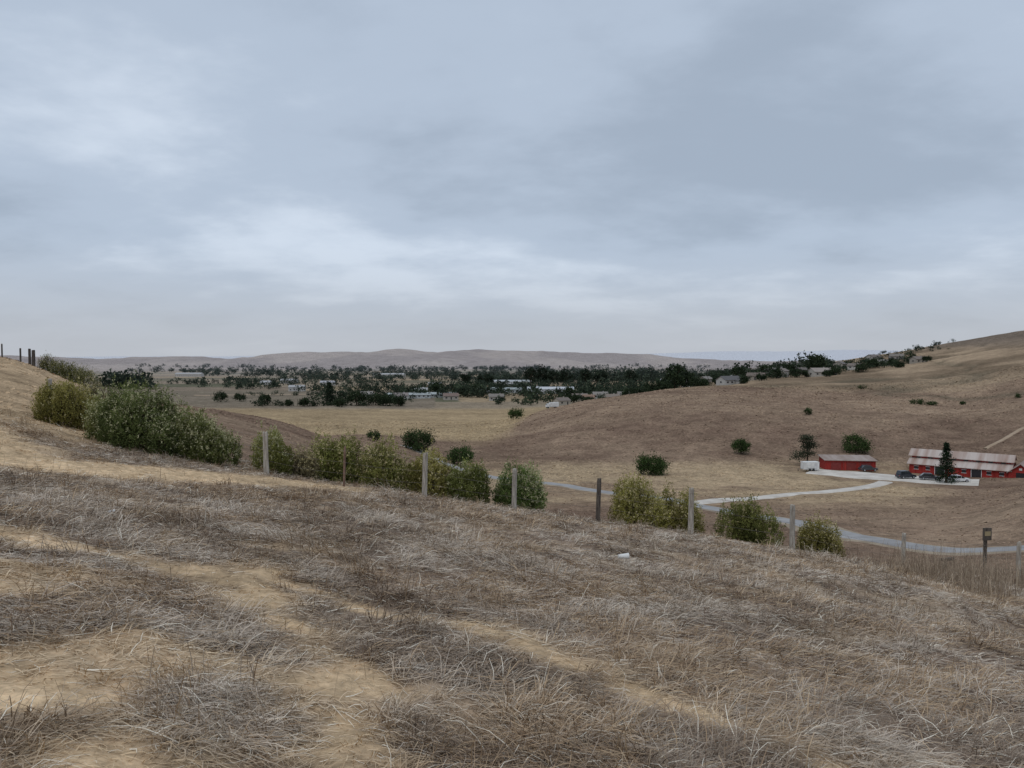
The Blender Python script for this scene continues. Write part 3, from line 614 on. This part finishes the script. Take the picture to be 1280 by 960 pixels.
# --- fence
FE=empty('wire_fence',0,0,0)
wood=mat_noise('grey_wood',(.24,.205,.17),(.48,.44,.38),6,.95,(4,4,.5),bump=.4);wood2=mat_noise('dark_wood',(.05,.04,.035),(.13,.11,.09),6,.95,(4,4,.5),bump=.4)
rust=mat_noise('rusty_steel',(.13,.08,.06),(.24,.16,.12),8,.85);wirem=mat_noise('wire',(.12,.10,.09),(.25,.22,.2),5,.5)
def post(x,y,h,r,mat,lean=(0,0),name='post'):
    z=Hz(x,y);n=10
    rings=[(-.4,1.05),(0,1.03),(h*.5,.98),(h*.96,.95),(h,.86)]
    v=[];ph=random.uniform(0,6)
    for zz,k in rings:
        for q in range(n):
            a=2*math.pi*q/n;rr=r*k*(1+.10*math.sin(3*a+ph)+random.uniform(-.04,.04))
            v.append((math.cos(a)*rr+lean[0]*zz,math.sin(a)*rr+lean[1]*zz,zz+(random.uniform(-.02,.02) if zz==h else 0)))
    f=[(i*n+q,i*n+(q+1)%n,(i+1)*n+(q+1)%n,(i+1)*n+q) for i in range(len(rings)-1) for q in range(n)]+[tuple(range((len(rings)-1)*n,len(rings)*n))]
    ob=polymesh(name,v,f,mat,FE);ob.location=(x,y,z);return (x+lean[0]*h,y+lean[1]*h,z,h,lean)
post(-38.6,62,1.3,.13,wood2);post(-39.1,62.3,1.3,.1,wood2);post(-40.3,63,1.1,.07,wood2);post(-41.8,63,1.1,.06,wood2);post(-37.6,61,.8,.06,wood)
L1=[post(-16.9,28,1.3,.08,wood,(.02,0)),post(-14.0,26.2,1.1,.05,wood),post(-7.13,22.2,1.25,.075,wood,(-.02,0)),post(-4.86,22.1,1.2,.035,rust,(.03,0)),post(-2.52,22,1.32,.075,wood,(.03,0)),
    post(.05,22,1.22,.07,wood,(.02,0)),post(2.48,22,1.25,.065,wood2,(.03,0)),post(5.16,22,1.36,.075,wood,(.01,0)),post(8.09,22,1.32,.075,wood),post(11.3,22,1.05,.06,wood,(.02,0)),post(14.65,22,1.25,.06,wood),post(18,22,1.25,.07,wood)]
Aw=Acc()
for p,q in zip(L1[:-1],L1[1:]):
    for f in(.35,.62,.9):
        pa=np.array([p[0]-p[4][0]*p[3]*(1-f),p[1]-.07,p[2]+p[3]*f]);qa=np.array([q[0]-q[4][0]*q[3]*(1-f),q[1]-.07,q[2]+q[3]*f]);prev=pa
        for s in range(1,9):
            u=s/8;c=pa*(1-u)+qa*u;c[2]-=.05*4*u*(1-u);V,F=tube(prev,c,.0028,.0028,4);Aw.add(V,F,[.2,.18,.16]);prev=c
Aw.out('wires',wirem,FE)
z=Hz(-16.4,27.6);E=empty('white_board',-16.4,27.6,z,0.3);box('plank',(0,0,.22),(.12,.04,.55),white,E,rot=(0,-.5,0));box('plank_low',(.2,-.05,.08),(.5,.05,.14),white,E,rot=(0,.15,.2))
E=empty('trail_sign',14.95,24,Hz(14.95,24),.15)
box('post',(0,.05,.75),(.09,.07,1.9),wood2,E,.005)
box('board',(0,-.02,1.52),(.30,.04,.40),wood2,E,.01);box('notice',(0,-.045,1.54),(.2,.006,.14),flat('faded_notice',(.35,.28,.16)),E)
E=empty('fallen_log',13.4,23.4,Hz(13.4,23.4)+.6,.2);box('beam',(0,0,0),(.45,.10,.10),wood2,E,.02);box('stub',(-.1,0,-.35),(.08,.08,.7),wood2,E,.01)
def cup(x,y,rz,s=1):
    E=empty('paper_cup',x,y,Hz(x,y)+.15*s,rz);n=18;v=[];pf=[(-.075,.028),(.07,.042),(.078,.045),(.078,.040),(.065,.038),(-.068,.025)]
    for a,r in pf:
        for q in range(n): v.append((a*s,math.cos(2*math.pi*q/n)*r*s,math.sin(2*math.pi*q/n)*r*s))
    f=[(i*n+q,i*n+(q+1)%n,(i+1)*n+(q+1)%n,(i+1)*n+q) for i in range(len(pf)-1) for q in range(n)]+[tuple(range(n))]
    polymesh('cup_wall',v,f,white,E)
cup(1.93,13.2,.2,1.2);cup(-5.2,9.9,1.0,.5)
def pole(t,d,h):
    x=t*d;E=empty('utility_pole',x,d,Hz(x,d));cyl('shaft',(0,0,h/2),.14,h,wood2,E,'z',8);box('crossarm',(0,0,h-.6),(2.2,.12,.14),wood2,E)
    for q in(-.9,0,.9): cyl('insulator',(q,0,h-.45),.06,.2,dark,E,'z',6)
for t,d,h in[(.0,640,11),(.13,620,10),(.255,610,10),(-.05,760,11),(.37,690,10),(.31,610,10),(-.2,700,10),(.49,640,9),(.41,640,9)]: pole(t,d,h)

# ------------------------------------------------------------------ world
w=bpy.data.worlds.new('World');scene.world=w;w.use_nodes=True;nt=w.node_tree;nt.nodes.clear();Nn=nt.nodes.new;L=nt.links.new
outw=Nn('ShaderNodeOutputWorld');bg=Nn('ShaderNodeBackground');L(bg.outputs[0],outw.inputs[0])
sky=Nn('ShaderNodeTexSky');sky.sky_type='NISHITA';sky.sun_disc=False;sky.sun_elevation=math.radians(62);sky.sun_rotation=math.radians(-150)
tc=Nn('ShaderNodeTexCoord');sep=Nn('ShaderNodeSeparateXYZ');L(tc.outputs['Generated'],sep.inputs[0])
def M(op,a,b=None,c=None,clamp=False):
    n=Nn('ShaderNodeMath');n.operation=op;n.use_clamp=clamp
    for k,q in enumerate((a,b,c)):
        if q is None:continue
        if isinstance(q,(int,float)):n.inputs[k].default_value=q
        else:L(q,n.inputs[k])
    return n.outputs[0]
zc=M('MAXIMUM',sep.outputs[2],0.0);zd=M('ADD',zc,.22)
ux=M('DIVIDE',sep.outputs[0],zd);uy=M('DIVIDE',sep.outputs[1],zd)
cb=Nn('ShaderNodeCombineXYZ');L(ux,cb.inputs[0]);L(uy,cb.inputs[1])
def noise(sc,det,off,dist=.0,st=(1,1,1),rough=.5):
    mp=Nn('ShaderNodeMapping');mp.inputs['Location'].default_value=off;mp.inputs['Scale'].default_value=st;L(cb.outputs[0],mp.inputs[0])
    n=Nn('ShaderNodeTexNoise');n.inputs['Scale'].default_value=sc;n.inputs['Detail'].default_value=det;n.inputs['Distortion'].default_value=dist;n.inputs['Roughness'].default_value=rough
    L(mp.outputs[0],n.inputs['Vector']);return n.outputs[0]
n1=noise(.95,6,(3.1,1.7,0),.2,(-.8,1.0,1),.48);n2=noise(2.6,6,(8,2,0),.1,(-.9,1.0,1),.58)
s=M('ADD',M('MULTIPLY',n1,.74),M('MULTIPLY',n2,.26))
rp=Nn('ShaderNodeValToRGB');L(s,rp.inputs[0]);cr=rp.color_ramp;cr.interpolation='EASE'
cr.elements[0].position=.36;cr.elements[0].color=(.36,.43,.53,1)
cr.elements[1].position=.64;cr.elements[1].color=(.63,.71,.82,1)
e=cr.elements.new(.50);e.color=(.455,.535,.65,1)
hz=Nn('ShaderNodeMapRange');hz.interpolation_type='SMOOTHSTEP';hz.inputs[1].default_value=-.01;hz.inputs[2].default_value=.15;hz.inputs[3].default_value=1;hz.inputs[4].default_value=0;L(sep.outputs[2],hz.inputs[0])
mx=Nn('ShaderNodeMix');mx.data_type='RGBA';L(M('MULTIPLY',hz.outputs[0],.85),mx.inputs[0]);L(rp.outputs[0],mx.inputs[6]);mx.inputs[7].default_value=(.48,.50,.54,1)
sk=Nn('ShaderNodeVectorMath');sk.operation='SCALE';sk.inputs['Scale'].default_value=.07;L(sky.outputs[0],sk.inputs[0])
m2=Nn('ShaderNodeMix');m2.data_type='RGBA';m2.inputs[0].default_value=.93;L(sk.outputs[0],m2.inputs[6]);L(mx.outputs[2],m2.inputs[7])
L(m2.outputs[2],bg.inputs[0]);bg.inputs[1].default_value=1.06
sd=bpy.data.lights.new('sun','SUN');sd.energy=.9;sd.angle=math.radians(50);sd.color=(1,.93,.84);so=bpy.data.objects.new('sun',sd);scene.collection.objects.link(so)
az=math.radians(-150);el=math.radians(62)
dv=Vector((math.sin(az)*math.cos(el),math.cos(az)*math.cos(el),math.sin(el)))
so.rotation_euler=dv.to_track_quat('Z','Y').to_euler()
# ------------------------------------------------------------------ camera
cd=bpy.data.cameras.new('camera');cd.sensor_width=36;cd.lens=27;cd.clip_start=.05;cd.clip_end=60000
co=bpy.data.objects.new('camera',cd);scene.collection.objects.link(co);co.location=(0,0,0);co.rotation_euler=(math.radians(90-2.09),0,0);scene.camera=co
print('EYE',Hz(0,0),'objs',len(bpy.data.objects))
